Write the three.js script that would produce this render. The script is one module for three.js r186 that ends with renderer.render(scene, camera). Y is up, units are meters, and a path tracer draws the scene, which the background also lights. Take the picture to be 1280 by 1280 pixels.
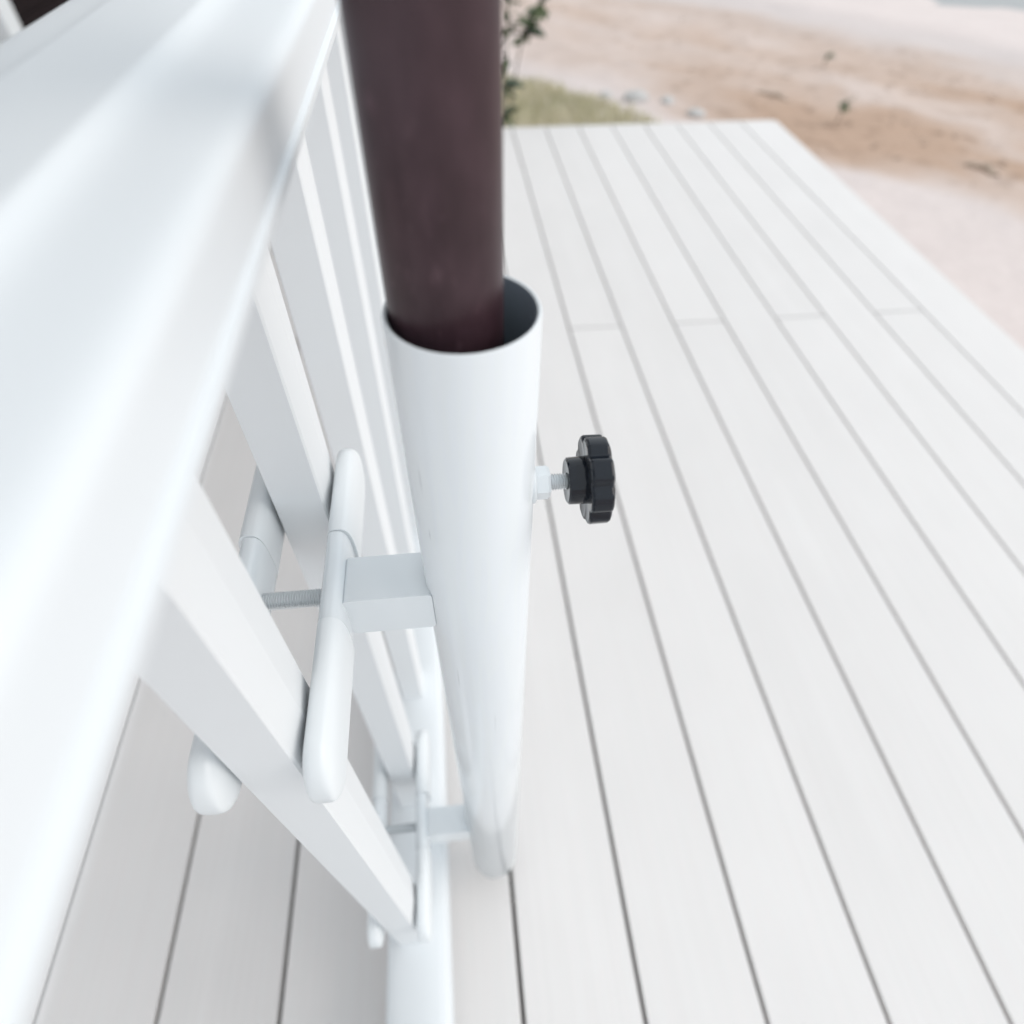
import * as THREE from 'three';
import { mergeGeometries, mergeVertices, toCreasedNormals as creasedCoarse } from 'three/addons/utils/BufferGeometryUtils.js';
import { ImprovedNoise } from 'three/addons/math/ImprovedNoise.js';

// ---------------------------------------------------------------- camera, sky, sun, exposure
const scene = new THREE.Scene();
const camera = new THREE.PerspectiveCamera(78.4, 1, 0.005, 3000);
const EYE = 0.9965;
camera.position.set(0, EYE, 0);
camera.rotation.order = 'YXZ';
camera.rotation.set(-0.85827, -0.11057, 0.01093);
camera.focus = 0.33;
camera.userData.fStop = 3.9;

const renderer = new THREE.WebGLRenderer({ antialias: true });
renderer.toneMapping = THREE.LinearToneMapping;
renderer.toneMappingExposure = 1.155;
renderer.shadowMap.enabled = true;

const SUN = new THREE.Vector3(0.80, 0.54, 0.10).normalize();
const perlin = new ImprovedNoise();
function noise(x, y, z = 0, oct = 4) {
  let s = 0, a = 1, t = 0;
  for (let i = 0; i < oct; i++) { s += a * perlin.noise(x, y, z); t += a; a *= 0.5; x *= 2.03; y *= 2.03; z += 7.7; }
  return s / t;
}
{
  const W = 256, H = 128, px = new Float32Array(W * H * 4);
  for (let j = 0; j < H; j++) for (let i = 0; i < W; i++) {
    const el = ((j + 0.5) / H - 0.5) * Math.PI, az = ((i + 0.5) / W - 0.5) * 2 * Math.PI;
    const d = new THREE.Vector3(Math.cos(el) * Math.cos(az), Math.sin(el), Math.cos(el) * Math.sin(az));
    const c = Math.max(0, d.dot(SUN));
    const cloud = 1 + 0.10 * noise(d.x * 2.2, d.y * 4, d.z * 2.2 + 3);
    let L = (0.98 + 0.10 * Math.pow(c, 2) + 0.16 * Math.pow(c, 9)) * cloud;
    if (el < 0) L *= 0.75;
    const k = (j * W + i) * 4;
    px[k] = L * 0.935; px[k + 1] = L * 1.0; px[k + 2] = L * 1.05; px[k + 3] = 1;
  }
  const sky = new THREE.DataTexture(px, W, H, THREE.RGBAFormat, THREE.FloatType);
  sky.mapping = THREE.EquirectangularReflectionMapping;
  sky.magFilter = sky.minFilter = THREE.LinearFilter;
  sky.wrapS = THREE.RepeatWrapping;
  sky.needsUpdate = true;
  scene.background = sky;
  scene.environment = sky;
}
const sun = new THREE.DirectionalLight(0xfff1e4, 0.75);
sun.position.copy(SUN).multiplyScalar(20);
sun.castShadow = true;
sun.shadow.radius = 80;
sun.shadow.mapSize.set(2048, 2048);
Object.assign(sun.shadow.camera, { left: -9, right: 9, top: 9, bottom: -9, near: 1, far: 60 });
scene.add(sun);

// ---------------------------------------------------------------- helpers
let seed = 7;
const rnd = () => { seed = (seed + 0x6d2b79f5) | 0; let t = Math.imul(seed ^ (seed >>> 15), 1 | seed); t = (t + Math.imul(t ^ (t >>> 7), 61 | t)) ^ t; return ((t ^ (t >>> 14)) >>> 0) / 4294967296; };
const rr = (a, b) => a + (b - a) * rnd();
const lin = (r, g, b) => new THREE.Color().setRGB(r, g, b);
const counts = {};
function numbered(n) { const c = counts[n] = (counts[n] ?? -1) + 1; return c ? n + '_' + String(c).padStart(3, '0') : n; }
function part(name, geo, mat, parent) {
  const m = new THREE.Mesh(geo, mat);
  m.name = numbered(name); m.castShadow = m.receiveShadow = true;
  parent.add(m);
  return m;
}
function thing(name, label, category, pos = [0, 0, 0], group) {
  const o = new THREE.Group();
  o.name = numbered(name); o.position.set(...pos); scene.add(o);
  if (label) o.userData.label = label;
  if (category) o.userData.category = category;
  if (group) o.userData.group = group;
  return o;
}
// the crease search merges corners closer than a centimetre, so it is run on an enlarged copy
function toCreasedNormals(g, a) { g.scale(1000, 1000, 1000); const c = creasedCoarse(g, a); c.scale(0.001, 0.001, 0.001); return c; }
// closed loft: rings = arrays of [x,y,z] with the same count, capped at both ends
function loft(rings, crease = 0.6, cap = true) {
  const n = rings[0].length, pos = [], uv = [], idx = [];
  rings.forEach((r, j) => r.forEach((q, i) => { pos.push(...q); uv.push(i / n, j / rings.length); }));
  for (let j = 0; j < rings.length - 1; j++) for (let i = 0; i < n; i++) {
    const a = j * n + i, b = j * n + (i + 1) % n, c = a + n, d = b + n;
    idx.push(a, b, d, a, d, c);
  }
  if (cap) for (const [j, flip] of [[0, true], [rings.length - 1, false]]) {
    const r = rings[j], c = [0, 0, 0];
    r.forEach((q) => { for (let k = 0; k < 3; k++) c[k] += q[k] / n; });
    const ci = pos.length / 3; pos.push(...c); uv.push(0.5, 0.5);
    for (let i = 0; i < n; i++) { const a = j * n + i, b = j * n + (i + 1) % n; flip ? idx.push(ci, b, a) : idx.push(ci, a, b); }
  }
  const g = new THREE.BufferGeometry();
  g.setAttribute('position', new THREE.Float32BufferAttribute(pos, 3));
  g.setAttribute('uv', new THREE.Float32BufferAttribute(uv, 2));
  g.setIndex(idx);
  return crease === null ? (g.computeVertexNormals(), g) : toCreasedNormals(g, crease);
}
// a profile in (x, y) run from z0 to z1, uv in metres
function runZ(profile, z0, z1, crease = 0.5) {
  const g = loft([profile.map(([x, y]) => [x, y, z0]), profile.map(([x, y]) => [x, y, z1])], crease);
  const p = g.attributes.position, u = g.attributes.uv;
  for (let i = 0; i < p.count; i++) u.setXY(i, p.getX(i) + p.getY(i), p.getZ(i));
  return g;
}
function runY(profile, y0, y1, crease = 0.35) {            // profile in (x, z)
  const g = loft([profile.map(([x, z]) => [x, y0, z]), profile.map(([x, z]) => [x, y1, z])], crease);
  const p = g.attributes.position, u = g.attributes.uv;
  for (let i = 0; i < p.count; i++) u.setXY(i, p.getX(i) + p.getZ(i), p.getY(i));
  return g;
}
function rect(x0, y0, x1, y1, r = 0.002, seg = 3) {          // rounded rectangle outline, counter-clockwise
  const o = [];
  for (const [cx, cy, a] of [[x1 - r, y0 + r, -90], [x1 - r, y1 - r, 0], [x0 + r, y1 - r, 90], [x0 + r, y0 + r, 180]])
    for (let i = 0; i <= seg; i++) { const t = (a + 90 * i / seg) * Math.PI / 180; o.push([cx + r * Math.cos(t), cy + r * Math.sin(t)]); }
  return o;
}
const box = (x0, y0, z0, x1, y1, z1, r = 0.002, seg = 1) => runZ(rect(x0, y0, x1, y1, r, seg), z0, z1);
function dataTexture(w, h, f, srgb = true, rep) {
  const d = new Uint8Array(w * h * 4);
  for (let j = 0; j < h; j++) for (let i = 0; i < w; i++) {
    const c = f(i / w, j / h), k = (j * w + i) * 4;
    for (let n = 0; n < 3; n++) d[k + n] = Math.max(0, Math.min(255, Math.round(c[n])));
    d[k + 3] = 255;
  }
  const t = new THREE.DataTexture(d, w, h);
  t.wrapS = t.wrapT = THREE.RepeatWrapping;
  t.magFilter = THREE.LinearFilter; t.minFilter = THREE.LinearMipmapLinearFilter; t.generateMipmaps = true;
  if (srgb) t.colorSpace = THREE.SRGBColorSpace;
  if (rep) t.repeat.set(...rep);
  t.needsUpdate = true;
  return t;
}
// noise that tiles in both directions
function tile(u, v, fu, fv, z, oct = 3) {
  const a = noise(u * fu, v * fv, z, oct), b = noise((u - 1) * fu, v * fv, z, oct), c = noise(u * fu, (v - 1) * fv, z, oct), d = noise((u - 1) * fu, (v - 1) * fv, z, oct);
  return (a * (1 - u) + b * u) * (1 - v) + (c * (1 - u) + d * u) * v;
}

// ---------------------------------------------------------------- materials
const grainMap = dataTexture(512, 1024, (u, v) => {            // 0.6 m across, 2.4 m along
  const g = tile(u, v, 90, 5, 1, 3) * 4 + tile(u, v, 9, 2.5, 4, 3) * 3.5 + tile(u, v, 4, 9, 9, 3) * 6;
  return [226 + g, 222.5 + g * 1.02, 220.5 + g * 1.05];
}, true, [1 / 0.6, 1 / 2.4]);
const grainBump = dataTexture(512, 1024, (u, v) => { const g = 128 + tile(u, v, 120, 5, 21, 3) * 150; return [g, g, g]; }, false, [1 / 0.6, 1 / 2.4]);
const M = {};
M.board = [0.985, 0.975, 0.965].map((k) => new THREE.MeshStandardMaterial({ color: lin(k, k, k), map: grainMap, bumpMap: grainBump, bumpScale: 0.0003, roughness: 0.62 }));
const paintBump = dataTexture(256, 256, (u, v) => { const g = 128 + tile(u, v, 40, 40, 31, 2) * 90 + tile(u, v, 6, 6, 35, 2) * 80; return [g, g, g]; }, false, [1 / 0.12, 1 / 0.12]);
M.white = new THREE.MeshPhysicalMaterial({ color: lin(0.80, 0.815, 0.825), roughness: 0.5, bumpMap: paintBump, bumpScale: 0.00008 });
M.vinyl = new THREE.MeshPhysicalMaterial({ color: lin(0.77, 0.80, 0.82), roughness: 0.45 });
M.coat = new THREE.MeshPhysicalMaterial({ color: lin(0.77, 0.805, 0.825), roughness: 0.14 });
const sleeveMap = dataTexture(1024, 1024, (u, v) => {            // v runs 1/3 .. 1/2 over the length of the sleeve
  const t = v * 6 - 2, m = (u0, t0, ru, rt, k) => Math.max(0, 1 - Math.hypot((u - u0) / ru, (t - t0) / rt)) * k;
  const wear = m(0.862, 0.915, 0.006, 0.012, 22) + m(0.868, 0.872, 0.003, 0.004, 36) + m(0.905, 0.70, 0.003, 0.02, 40) + m(0.03, 0.62, 0.002, 0.03, 30);
  const n = tile(u, t, 12, 4, 93, 3) * 4 - wear;
  return [229 + n, 233 + n, 235.5 + n];
});
M.sleeve = M.coat.clone(); M.sleeve.color.setRGB(1, 1, 1); M.sleeve.map = sleeveMap;
M.cap = new THREE.MeshPhysicalMaterial({ color: lin(0.79, 0.82, 0.835), roughness: 0.32 });
const poleMap = dataTexture(256, 512, (u, v) => {
  const s = tile(u, v, 10, 12, 51, 4) * 24 + Math.max(0, tile(u, v, 18, 18, 53, 4) - 0.18) * 80 + Math.max(0, tile(u, v, 60, 60, 55, 2) - 0.4) * 160 + tile(u, v, 60, 3, 58, 2) * 6;
  return [58 + s, 38 + s * 0.95, 44 + s * 0.97];
}, true);
M.pole = new THREE.MeshPhysicalMaterial({ map: poleMap, roughness: 0.4, specularIntensity: 0.8 });
M.knob = new THREE.MeshPhysicalMaterial({ color: lin(0.007, 0.010, 0.016), roughness: 0.1, ior: 1.46, specularIntensity: 0.8 });
M.zinc = new THREE.MeshStandardMaterial({ color: lin(0.78, 0.80, 0.81), metalness: 1, roughness: 0.42 });
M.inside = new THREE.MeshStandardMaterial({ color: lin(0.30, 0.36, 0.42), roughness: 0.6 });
M.dark = new THREE.MeshPhysicalMaterial({ color: lin(0.013, 0.008, 0.009), roughness: 0.9, specularIntensity: 0.25 });
M.joist = new THREE.MeshStandardMaterial({ color: lin(0.10, 0.085, 0.075), roughness: 0.9 });

// ---------------------------------------------------------------- beach: sand, sea
const shore = (x, z) => 0.8 * x - 0.6 * z, along = (x, z) => 0.6 * x + 0.8 * z;
const sm = (a, b, x) => { const t = Math.max(0, Math.min(1, (x - a) / (b - a))); return t * t * (3 - 2 * t); };
const GROUND = -0.35;
function litter(x, z) {                                          // how much brown litter lies in the sand, 0..1
  const s = shore(x, z) + 0.6 * noise(x * 0.9, z * 0.9, 2, 3), t = along(x, z);
  const n = noise(s * 1.7, t * 0.75, 11, 3), right = sm(-5.0, -0.4, t);
  const main = sm(3.75, 4.3, s) * (1 - sm(4.7, 5.6, s)) * (0.28 + 0.9 * right);
  const wide = sm(4.1, 4.8, s) * (1 - sm(5.7, 6.9, s)) * (0.45 + 0.25 * right);
  return Math.max(0, Math.min(1, Math.max(main, wide) * (0.95 + 1.3 * n)));
}
function sandHeight(x, z) {
  const s = shore(x, z);
  let y = GROUND - 0.055 * sm(6.2, 8.5, s) - 0.06 * Math.max(0, s - 8.5);
  y = Math.max(y, -6);
  if (Math.hypot(x, z) < 14) y += 0.035 * noise(x * 1.1, z * 1.1, 5, 3) + 0.018 * noise(x * 4.5, z * 4.5, 15, 3) * (1 - sm(6.5, 8, s));
  return y;
}
const X0 = -3, X1 = 9, Z0 = -11, Z1 = 3;
const sandMap = dataTexture(1536, 1792, (u, v) => {
  const x = X0 + u * (X1 - X0), z = Z0 + v * (Z1 - Z0), l = litter(x, z), s = shore(x, z);
  const wet = sm(5.6, 6.3, s) * (1 - sm(6.9, 7.6, s)) * 0.8, g = noise(x * 22, z * 22, 3, 3) * 9 + noise(x * 1.7, z * 1.7, 9, 3) * 7;
  const fleck = Math.max(0, noise(x * 7, z * 7, 41, 2) - 0.15) * 0.8 * l;
  const a = [213, 201, 197], b = [180, 152, 132], w = [197, 187, 184], d = [95, 72, 55];
  return a.map((q, i) => { let c = q + g; c += (w[i] - q) * wet; c += (b[i] - c) * l; c += (d[i] - c) * Math.min(0.8, fleck); return c; });
});
sandMap.wrapS = sandMap.wrapT = THREE.MirroredRepeatWrapping;
{
  const axis = (a, b, step, far) => { const o = []; for (let q = a; q <= b + 1e-6; q += step) o.push(q); let d = step; for (let q = b; q < far;) { d *= 1.35; q += d; o.push(q); } d = step; for (let q = a; q > -far;) { d *= 1.35; q -= d; o.unshift(q); } return o; };
  const xs = axis(-2.6, 7.5, 0.045, 1500), zs = axis(-10.5, -2.4, 0.045, 1500);
  const pos = [], uv = [], idx = [];
  zs.forEach((z) => xs.forEach((x) => { pos.push(x, sandHeight(x, z), z); uv.push((x - X0) / (X1 - X0), (z - Z0) / (Z1 - Z0)); }));
  for (let j = 0; j < zs.length - 1; j++) for (let i = 0; i < xs.length - 1; i++) { const a = j * xs.length + i, c = a + xs.length; idx.push(a, c, a + 1, a + 1, c, c + 1); }
  const g = new THREE.BufferGeometry();
  g.setAttribute('position', new THREE.Float32BufferAttribute(pos, 3));
  g.setAttribute('uv', new THREE.Float32BufferAttribute(uv, 2));
  g.setIndex(idx); g.computeVertexNormals();
  const m = part('sand', g, new THREE.MeshStandardMaterial({ map: sandMap, roughness: 0.95 }), scene);
  m.userData = { kind: 'structure', label: 'pale pinkish beach sand with brown litter in a band along the shore' };
  const sg = new THREE.PlaneGeometry(3000, 3000, 1, 1); sg.rotateX(-Math.PI / 2);
  const bump = dataTexture(256, 256, (u, v) => { const q = 128 + tile(u, v, 10, 22, 61, 4) * 120; return [q, q, q]; }, false, [1000, 1000]);
  const w = part('sea', sg, new THREE.MeshPhysicalMaterial({ color: lin(0.24, 0.24, 0.235), roughness: 0.3, bumpMap: bump, bumpScale: 0.03 }), scene);
  w.position.set(0, GROUND - 0.075, 0);
  w.userData = { kind: 'structure', label: 'grey blue sea beyond the sand' };
}
function scatter(name, geo, mat, list, label) {                 // uncountable small pieces, one instanced object
  const m = new THREE.InstancedMesh(geo, mat, list.length), o = new THREE.Object3D();
  list.forEach((q, i) => { o.position.set(...q.p); o.rotation.set(...q.r); o.scale.set(...q.s); o.updateMatrix(); m.setMatrixAt(i, o.matrix); if (q.c) m.setColorAt(i, q.c); });
  m.name = numbered(name); m.castShadow = m.receiveShadow = true;
  m.userData = { kind: 'stuff', label };
  scene.add(m);
  return m;
}
{
  const g = new THREE.BufferGeometry();
  g.setAttribute('position', new THREE.Float32BufferAttribute([-0.5, 0, 0, 0, 0.12, 0.22, 0.5, 0.02, 0.03, 0, 0.1, -0.2, -0.5, 0, 0, 0, 0.12, 0.22, 0, 0.1, -0.2, 0.5, 0.02, 0.03], 3));
  g.setIndex([0, 1, 3, 1, 2, 3]); g.computeVertexNormals();
  const list = [];
  for (let i = 0; i < 60000 && list.length < 550; i++) {
    const x = rr(-1, 6), z = rr(-8, -1.5), l = litter(x, z);
    if (x < 1.6 && z > -3.15) continue;
    if (rnd() > l * l * 0.9) continue;
    const k = rr(0.5, 1.3), e = rr(0.02, 0.07);
    list.push({ p: [x, sandHeight(x, z) + 0.002, z], r: [rr(-0.2, 0.2), rr(0, 6.3), rr(-0.2, 0.2)], s: [e, e * rr(0.3, 0.8), e * rr(0.25, 0.7)], c: lin(0.34 * k, 0.25 * k, 0.19 * k) });
  }
  scatter('beach_litter', g, new THREE.MeshStandardMaterial({ color: 0xffffff, roughness: 0.95, side: THREE.DoubleSide }), list, 'brown dry leaves and seaweed scraps strewn across the sand');
}
// grass patch behind the deck
{
  const inGrass = (x, z) => {                                    // blunt tongue of turf pointing right
    const n = 0.16 * noise(x * 2.5, z * 2.5, 71, 3);
    const edge = -5.25 + 1.2 * Math.pow(Math.max(0, (x - 0.35)) / 1.0, 1.6);    // far edge runs towards the deck
    return x > -2.4 && x < 1.75 && z > edge + n && z < -3.4;
  };
  const blade = new THREE.BufferGeometry();
  blade.setAttribute('position', new THREE.Float32BufferAttribute([-0.5, 0, 0, 0.5, 0, 0, -0.36, 0.55, 0.06, 0.36, 0.55, 0.06, 0, 1, 0.32], 3));
  blade.setIndex([0, 1, 3, 0, 3, 2, 2, 3, 4]); blade.computeVertexNormals();
  const list = [];
  for (let i = 0; i < 400000 && list.length < 28000; i++) {
    const x = rr(-2.4, 1.8), z = rr(-5.8, -3.4);
    if (!inGrass(x, z)) continue;
    const c = noise(x * 3, z * 3, 81, 3), dry = Math.max(0, Math.min(1, 0.5 + c * 1.3 + rr(-0.25, 0.25)));
    const h = rr(0.035, 0.085) * (1 + c * 0.6);
    list.push({ p: [x, sandHeight(x, z) - 0.003, z], r: [rr(-0.5, 0.5), rr(0, 6.3), rr(-0.5, 0.5)], s: [rr(0.005, 0.009), h, h], c: lin(0.54 + 0.19 * dry, 0.52 + 0.16 * dry, 0.34 + 0.17 * dry) });
  }
  scatter('grass', blade, new THREE.MeshStandardMaterial({ color: 0xffffff, roughness: 0.85, side: THREE.DoubleSide }), list, 'low olive green grass growing in the sand behind the deck');
}
// leafy weeds: stems, each leaf a part
const leafMats = [[0.085, 0.12, 0.05], [0.05, 0.08, 0.04], [0.14, 0.17, 0.085]].map((c) => new THREE.MeshStandardMaterial({ color: lin(...c), roughness: 0.6, side: THREE.DoubleSide }));
const stemMat = new THREE.MeshStandardMaterial({ color: lin(0.10, 0.075, 0.055), roughness: 0.8 });
const leafGeo = [0, 1].map((v) => {
  const pos = [], idx = [], N = 5;
  for (let i = 0; i <= N; i++) { const t = i / N, w = 0.3 * Math.pow(Math.sin(Math.PI * (0.06 + 0.94 * t * 0.97)), 0.8) * (1 - 0.15 * v), y = -0.25 * t * t; pos.push(-w, y + 0.05, t, 0, y, t, w, y + 0.05, t); }
  for (let i = 0; i < N; i++) { const a = i * 3; idx.push(a, a + 1, a + 4, a, a + 4, a + 3, a + 1, a + 2, a + 5, a + 1, a + 5, a + 4); }
  const g = new THREE.BufferGeometry(); g.setAttribute('position', new THREE.Float32BufferAttribute(pos, 3)); g.setIndex(idx); g.computeVertexNormals(); return g;
});
function weed(name, label, pos, stems) {
  const t = thing(name, label, 'plant', pos);
  for (const { pts, leaves, size } of stems) {
    const c = new THREE.CatmullRomCurve3(pts.map((q) => new THREE.Vector3(...q)));
    part('stem', new THREE.TubeGeometry(c, 14, 0.0035, 5), stemMat, t);
    for (const f of leaves) for (let k = 0; k < 5; k++) {
      const p = c.getPoint(Math.min(1, f + rr(-0.03, 0.03)));
      const l = part('leaf', leafGeo[k % 2], leafMats[Math.floor(rnd() * 3)], t);
      l.position.copy(p); l.rotation.set(rr(-0.9, 0.5), rr(0, 6.3), rr(-0.3, 0.3), 'YXZ'); const e = size * rr(0.7, 1.2); l.scale.set(e, e, e);
    }
  }
  return t;
}
weed('leafy_weed', 'thin dark leafy weed standing behind the deck beside the brown pole', [0.31, GROUND, -3.45], [
  { pts: [[0, 0, 0], [0.0, 0.25, 0.0], [0.02, 0.45, -0.02], [0.03, 0.95, 0.02]], leaves: [0.36, 0.40, 0.56, 0.60, 0.74, 0.78, 0.82, 0.86, 0.9, 0.94, 1], size: 0.085 },
  { pts: [[0.005, 0.1, 0], [0.05, 0.35, -0.02], [0.10, 0.60, 0], [0.17, 0.72, 0]], leaves: [0.66, 0.72, 0.78, 0.97, 1], size: 0.075 },
  { pts: [[-0.01, 0.05, 0], [-0.12, 0.4, 0.02], [-0.16, 0.8, 0.0]], leaves: [0.4, 0.55, 0.7, 0.85, 1], size: 0.06 },
]);
weed('seedling', 'small green seedling in the sand near the far right deck corner', [2.43, GROUND, -4.1], [{ pts: [[0, 0, 0], [0.01, 0.06, 0], [0.015, 0.12, 0.01]], leaves: [0.6, 0.8, 1], size: 0.05 }]);
weed('seedling', 'tiny green sprout in the brown litter farthest from the deck', [2.86, GROUND, -5.25], [{ pts: [[0, 0, 0], [0.0, 0.04, 0], [0.01, 0.08, 0.01]], leaves: [0.7, 1], size: 0.05 }]);
// pale stones
{
  const stoneMat = new THREE.MeshStandardMaterial({ color: lin(0.55, 0.54, 0.53), roughness: 0.85 });
  const stones = [[1.30, -4.62, 0.085, 'largest pale stone lying at the edge of the grass'], [1.50, -4.58, 0.055, 'pale stone in the sand, second from the grass'], [1.62, -4.34, 0.06, 'flat pale stone nearest the far deck edge'], [1.12, -4.72, 0.05, 'small pale stone half hidden beside the grass']];
  stones.forEach(([x, z, r, label], n) => {
    const g = new THREE.IcosahedronGeometry(1, 3), p = g.attributes.position;
    for (let i = 0; i < p.count; i++) { const k = 1 + 0.22 * noise(p.getX(i) * 1.3 + n * 5, p.getY(i) * 1.3, p.getZ(i) * 1.3, 3); p.setXYZ(i, p.getX(i) * r * k, p.getY(i) * r * k * 0.5, p.getZ(i) * r * k * 0.8); }
    const m = part('stone', toCreasedNormals(mergeVertices(g), 0.9), stoneMat, scene);
    m.position.set(x, sandHeight(x, z) + r * 0.12, z); m.rotation.y = n * 1.3;
    m.userData = { label, category: 'stone' };
  });
  const wood = [[[2.16, -4.72], [2.34, -4.57], 0.012, 'long thin brown driftwood stick beyond the far deck corner'], [[2.86, -3.42], [2.99, -3.29], 0.018, 'dark driftwood stick in the brown litter at the right']];
  const wm = new THREE.MeshStandardMaterial({ color: lin(0.42, 0.33, 0.26), roughness: 0.9 });
  for (const [a, b, r, label] of wood) {
    const v = (t, dy) => { const x = a[0] + (b[0] - a[0]) * t, z = a[1] + (b[1] - a[1]) * t; return new THREE.Vector3(x + 0.05 * Math.sin(t * 5), sandHeight(x, z) + dy, z + 0.04 * Math.sin(t * 7)); };
    const g = new THREE.TubeGeometry(new THREE.CatmullRomCurve3([v(0, 0), v(0.3, r * 0.6), v(0.65, r * 0.8), v(1, 0)]), 20, r, 7), p = g.attributes.position;
    for (let i = 0; i < p.count; i++) p.setY(i, p.getY(i) + 0.3 * r * noise(p.getX(i) * 20, p.getZ(i) * 20, 3, 2));
    const m = part('driftwood', g, wm, scene);
    m.userData = { label, category: 'driftwood' };
  }
}

// ---------------------------------------------------------------- deck
const PITCH = 0.15, SEAM0 = 0.0245, GAP = 0.0055, FAR = -3.107, JOINT = -1.517, BACK = 1.6;
{
  const deck = thing('deck');
  deck.userData = { kind: 'structure', label: 'deck of long off white boards laid side by side' };
  for (let k = -15; k < 10; k++) {
    const x0 = SEAM0 + k * PITCH + GAP / 2, x1 = SEAM0 + (k + 1) * PITCH - GAP / 2 + (k === 9 ? 0.010 : 0);
    const prof = rect(x0, -0.024, x1, 0, 0.0018, 3);
    const off = rr(0, 5);
    const spans = k % 2 === 0 ? [[FAR, JOINT - 0.0025], [JOINT + 0.0025, BACK]] : [[FAR, 0.55], [0.555, BACK]];
    for (const [a, b] of spans) {
      const g = runZ(prof, b, a, 0.25), u = g.attributes.uv, o2 = rr(0, 3);
      for (let i = 0; i < u.count; i++) u.setXY(i, u.getX(i) + off, u.getY(i) + o2);
      part('deck_board', g, M.board[Math.floor(rnd() * 3)], deck);
    }
  }
  for (let z = FAR + 0.1; z < BACK; z += 0.4) part('joist', box(-2.2, -0.15, z - 0.025, 1.5, -0.0245, z + 0.025), M.joist, deck);
  part('fascia_board', box(1.5365, -0.34, FAR - 0.012, 1.5545, -0.006, BACK), M.board[1], deck);
  part('fascia_board', box(-2.2255, -0.34, FAR - 0.022, 1.536, -0.006, FAR - 0.003), M.board[1], deck);
}

// ---------------------------------------------------------------- railing
const A = 0.0845, ZT = -0.207, RAILX = -0.0995;
{
  const t = thing('railing', 'white railing with a moulded handrail and flat balusters along the deck', 'railing', [0, 0, 0]);
  // moulded cap: crowned top, rolled shoulders, drip lip
  const half = [[0, 0.9445], [0.0150, 0.9445], [0.0158, 0.9445], [0.0172, 0.9442], [0.0182, 0.9436], [0.0198, 0.9424], [0.022, 0.9413], [0.025, 0.9404], [0.029, 0.9399], [0.036, 0.9394], [0.042, 0.9389], [0.0455, 0.9383], [0.0478, 0.9372], [0.0492, 0.9356], [0.0497, 0.9336], [0.0497, 0.932], [0.0497, 0.9195], [0.0497, 0.9185], [0.0502, 0.9181], [0.0512, 0.9179], [0.0518, 0.9174], [0.0518, 0.9168], [0.0515, 0.9138], [0.0506, 0.9131], [0.030, 0.9131], [0.030, 0.900], [0, 0.900]];
  const prof = [...half.slice(1, -1).reverse().map(([x, y]) => [RAILX + x, y]), ...half.map(([x, y]) => [RAILX - x, y])];
  part('top_rail', runZ(prof, -3.0, 1.4, 0.6), M.vinyl, t);
  const bot = [[0.0, 0.0975], [0.026, 0.0975], [0.034, 0.094], [0.0385, 0.086], [0.0395, 0.04], [0.036, 0.032], [0, 0.032]];
  const bp = [...bot.slice(1).reverse().map(([x, y]) => [RAILX + 0.002 + x, y]), ...bot.map(([x, y]) => [RAILX + 0.002 - x * 0.9, y])].slice(0, -1);
  part('bottom_rail', runZ(bp, -3.0, 1.4, 0.5), M.vinyl, t);
  const w = 0.033, d = 0.0425, r = 0.0015;
  const bal = [[-w / 2, -d / 2], [w / 2 - 0.0025, -d / 2], [w / 2 - r, -d / 2 + r], [w / 2 + 0.0005, 0], [w / 2 - r, d / 2 - r], [w / 2 - 0.0025, d / 2], [-w / 2 + 0.0025, d / 2], [-w / 2 + r, d / 2 - r], [-w / 2 - 0.0005, 0], [-w / 2 + r, -d / 2 + r]].reverse();
  bal.pop(); bal.push([-w / 2 + 0.0025, -d / 2]);
  const geo = runY(bal, 0.0975, 0.9021, 0.05);
  for (let k = -3; k < 18; k++) {
    const m = part('baluster', geo, M.white, t);
    m.position.set(-A - w / 2, 0, -1.30 * A - d / 2 - k * 1.825 * A);
  }
  for (const z of [-3.05, 1.45]) part('newel_post', runY(rect(RAILX - 0.05, z - 0.05, RAILX + 0.05, z + 0.05, 0.006).reverse(), 0.0005, 1.0), M.vinyl, t);
}

// ---------------------------------------------------------------- cabin at the far left
{
  const t = thing('cabin', 'dark brown timber cabin with a white porch post at the top left corner', 'cabin', [0, 0, 0]);
  for (let i = 0; i < 18; i++) part('wall_board', box(-2.27 - 0.002 * (i % 2), 0.005 + i * 0.14, -7, -2.235, 0.139 + i * 0.14, -0.6, 0.004), M.dark, t);  // near stretch is out of view, its length set to darken the left deck
  part('unseen_porch_roof', box(-2.6, 2.525, -4.2, -0.3, 2.60, 1.5, 0.004), M.vinyl, t);  // roof out of view, sized to shade the left deck and handrail top
  part('porch_post', runY(rect(-1.61, -3.05, -1.505, -2.945, 0.008).reverse(), 0.0005, 2.52), M.vinyl, t);
}

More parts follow.
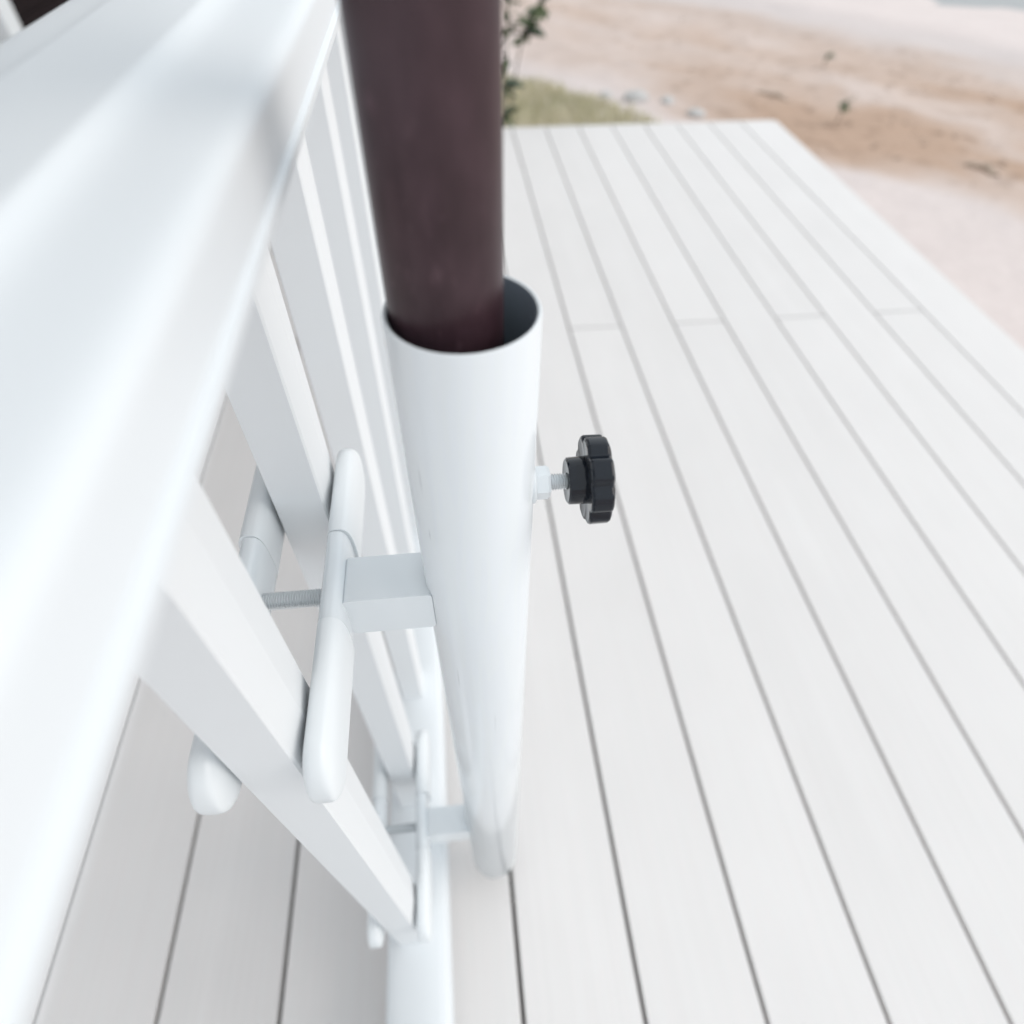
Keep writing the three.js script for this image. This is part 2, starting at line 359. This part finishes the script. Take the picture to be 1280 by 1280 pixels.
// ---------------------------------------------------------------- umbrella holder
const TX = 0.0038, TR = 0.0295, TOP = 0.8715, BOT = 0.045;
{
  const t = thing('umbrella_holder', 'white steel umbrella holder clamped to the railing balusters', 'umbrella holder', [TX, 0, ZT]);
  const at = (g, x, y, z) => g.translate(x, y, z);
  const outer = [[TR - 0.002, BOT + 0.0006], [TR - 0.0006, BOT], [TR, BOT + 0.0012], [TR, TOP - 0.001], [TR - 0.0004, TOP - 0.0002], [TR - 0.001, TOP], [TR - 0.0018, TOP - 0.0006]].map((q) => new THREE.Vector2(...q));
  part('sleeve', toCreasedNormals(new THREE.LatheGeometry(outer, 96), 0.7), M.sleeve, t);
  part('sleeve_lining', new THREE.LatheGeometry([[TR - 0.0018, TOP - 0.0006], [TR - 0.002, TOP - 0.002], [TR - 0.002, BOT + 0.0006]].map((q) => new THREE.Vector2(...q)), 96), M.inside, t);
  // bar with a D section, laid along z, optional rounded tips
  const dBar = (z0, z1, tip0, tip1, hh, th, side) => {
    const st = [], L = 0.02 * Math.sign(z1 - z0), N = 9;
    const add = (z, s) => st.push([z, s]);
    if (tip0) for (let i = 0; i <= N; i++) { const a = i / N * Math.PI / 2; add(z0 + L * (1 - Math.cos(a)), Math.max(0.04, Math.sin(a))); } else add(z0, 1);
    if (tip1) for (let i = N; i >= 0; i--) { const a = i / N * Math.PI / 2; add(z1 - L * (1 - Math.cos(a)), Math.max(0.04, Math.sin(a))); } else add(z1, 1);
    const sec = [];
    for (let i = 0; i < 40; i++) { const a = i / 40 * 2 * Math.PI, c = Math.cos(a), s = Math.sin(a); sec.push([0.5 + 0.5 * Math.sign(c) * Math.pow(Math.abs(c), 0.72), Math.sign(s) * Math.pow(Math.abs(s), 0.66)]); }
    let rings = st.map(([z, s]) => sec.map(([x, y]) => [side * th * (0.5 + (x - 0.5) * (0.3 + 0.7 * Math.sqrt(s))), hh * y * s, z]));
    if (side > 0) rings = rings.map((r) => r.slice());
    else rings = rings.map((r) => r.slice().reverse());
    return loft(rings, 0.7);
  };
  for (const y of [0.692, 0.213]) {
    for (const side of [1, -1]) {
      const x = side > 0 ? -A - TX + 0.0012 : -A - TX - 0.0335;
      const bar = part('clamp_bar', at(dBar(0.0271, -0.0311, false, false, 0.0218, 0.0142, side), x, y, 0), M.coat, t);
      part('bar_end_sleeve', at(dBar(0.111, 0.0275, true, false, 0.0228, 0.0158, side), x, y, 0), M.cap, bar);
      part('bar_end_sleeve', at(dBar(-0.0315, -0.112, false, true, 0.0228, 0.0158, side), x, y, 0), M.cap, bar);
    }
    const x0 = -A - TX + 0.0142, x1 = -TR + 0.0035;
    part('arm', runZ(rect(x0, y - 0.0165, x1, y + 0.0165, 0.0025), 0.0148, -0.0148), M.coat, t);
    const rod = [];
    for (let q = 0, n = 0; q <= 0.064; q += 0.00075, n++) rod.push(new THREE.Vector2(n % 2 ? 0.0053 : 0.0043, q));
    part('threaded_rod', at(toCreasedNormals(new THREE.LatheGeometry([new THREE.Vector2(0, 0), ...rod, new THREE.Vector2(0, 0.064)], 24).rotateZ(Math.PI / 2), 0.4), -A - TX + 0.012, y + 0.001, 0), M.zinc, t);
  }
  // nut welded to the sleeve
  const ky = 0.7755;
  const hex = []; for (let i = 0; i < 6; i++) { const a = i / 6 * 2 * Math.PI + 0.35; hex.push([Math.cos(a), Math.sin(a)]); }
  const nutRing = (x, r) => hex.map(([c, s]) => [x, ky + r * c, r * s]);
  part('nut', loft([nutRing(TR - 0.0025, 0.0082), nutRing(TR + 0.0064, 0.0082), nutRing(TR + 0.0078, 0.0073)], 0.3), M.coat, t);
  part('weld_bead', at(new THREE.TorusGeometry(0.0084, 0.0015, 8, 40).rotateY(Math.PI / 2), TR - 0.0006, ky, 0), M.coat, t);
  // star knob
  const kx = 0.0578 - TX, R = 0.0219, NL = 8, NS = 140;
  const lobe = (a) => 1 - 0.12 * Math.pow(Math.abs(Math.sin(NL * a / 2 + 0.9)), 7);
  const ring = (x, s, f = 1) => Array.from({ length: NS }, (_, i) => { const a = i / NS * 2 * Math.PI, q = R * s * (1 + (lobe(a) - 1) * f); return [kx + x, ky + q * Math.cos(a), q * Math.sin(a)]; });
  const knob = part('star_knob', loft([ring(0.0006, 0.66, 0.2), ring(0, 0.93), ring(0.0004, 0.975), ring(0.0014, 1), ring(0.0094, 0.995), ring(0.0103, 0.975), ring(0.0112, 0.90, 0.95), ring(0.0118, 0.8, 0.8), ring(0.0124, 0.5, 0.4), ring(0.0126, 0.1, 0)], 0.3), M.knob, t);
  const lathe = (pts, seg = 48) => new THREE.LatheGeometry(pts.map((q) => new THREE.Vector2(...q)), seg).rotateZ(-Math.PI / 2);
  part('hub', at(toCreasedNormals(lathe([[0.0042, -0.0084], [0.0105, -0.0086], [0.0115, -0.0078], [0.0118, 0.0015]]), 0.5), kx, ky, 0), M.knob, knob);
  const th = [[0, -0.03]];
  for (let q = -0.03, n = 0; q <= 0.002; q += 0.000625, n++) th.push([n % 2 ? 0.0042 : 0.0033, q]);
  part('threaded_bolt', at(toCreasedNormals(lathe(th, 24), 0.4), kx - 0.002, ky, 0), M.zinc, knob);
}
// ---------------------------------------------------------------- umbrella pole
{
  const r = 0.0215, g = new THREE.LatheGeometry([[0, 0], [r - 0.001, 0], [r, 0.001], [r, 1.9], [0, 1.9]].map((q) => new THREE.Vector2(...q)), 96);
  const c = toCreasedNormals(g, 0.7), cu = c.attributes.uv, cp = c.attributes.position;
  for (let i = 0; i < cu.count; i++) cu.setY(i, cp.getY(i) / 0.27);
  const m = part('umbrella_pole', c, M.pole, scene);
  m.position.set(-0.0012, 0.06, -0.2065);
  m.rotation.set(-0.006, 0, 0.001);
  m.userData = { label: 'dark brown metal umbrella pole standing in the white sleeve', category: 'umbrella pole' };
}
renderer.render(scene, camera);
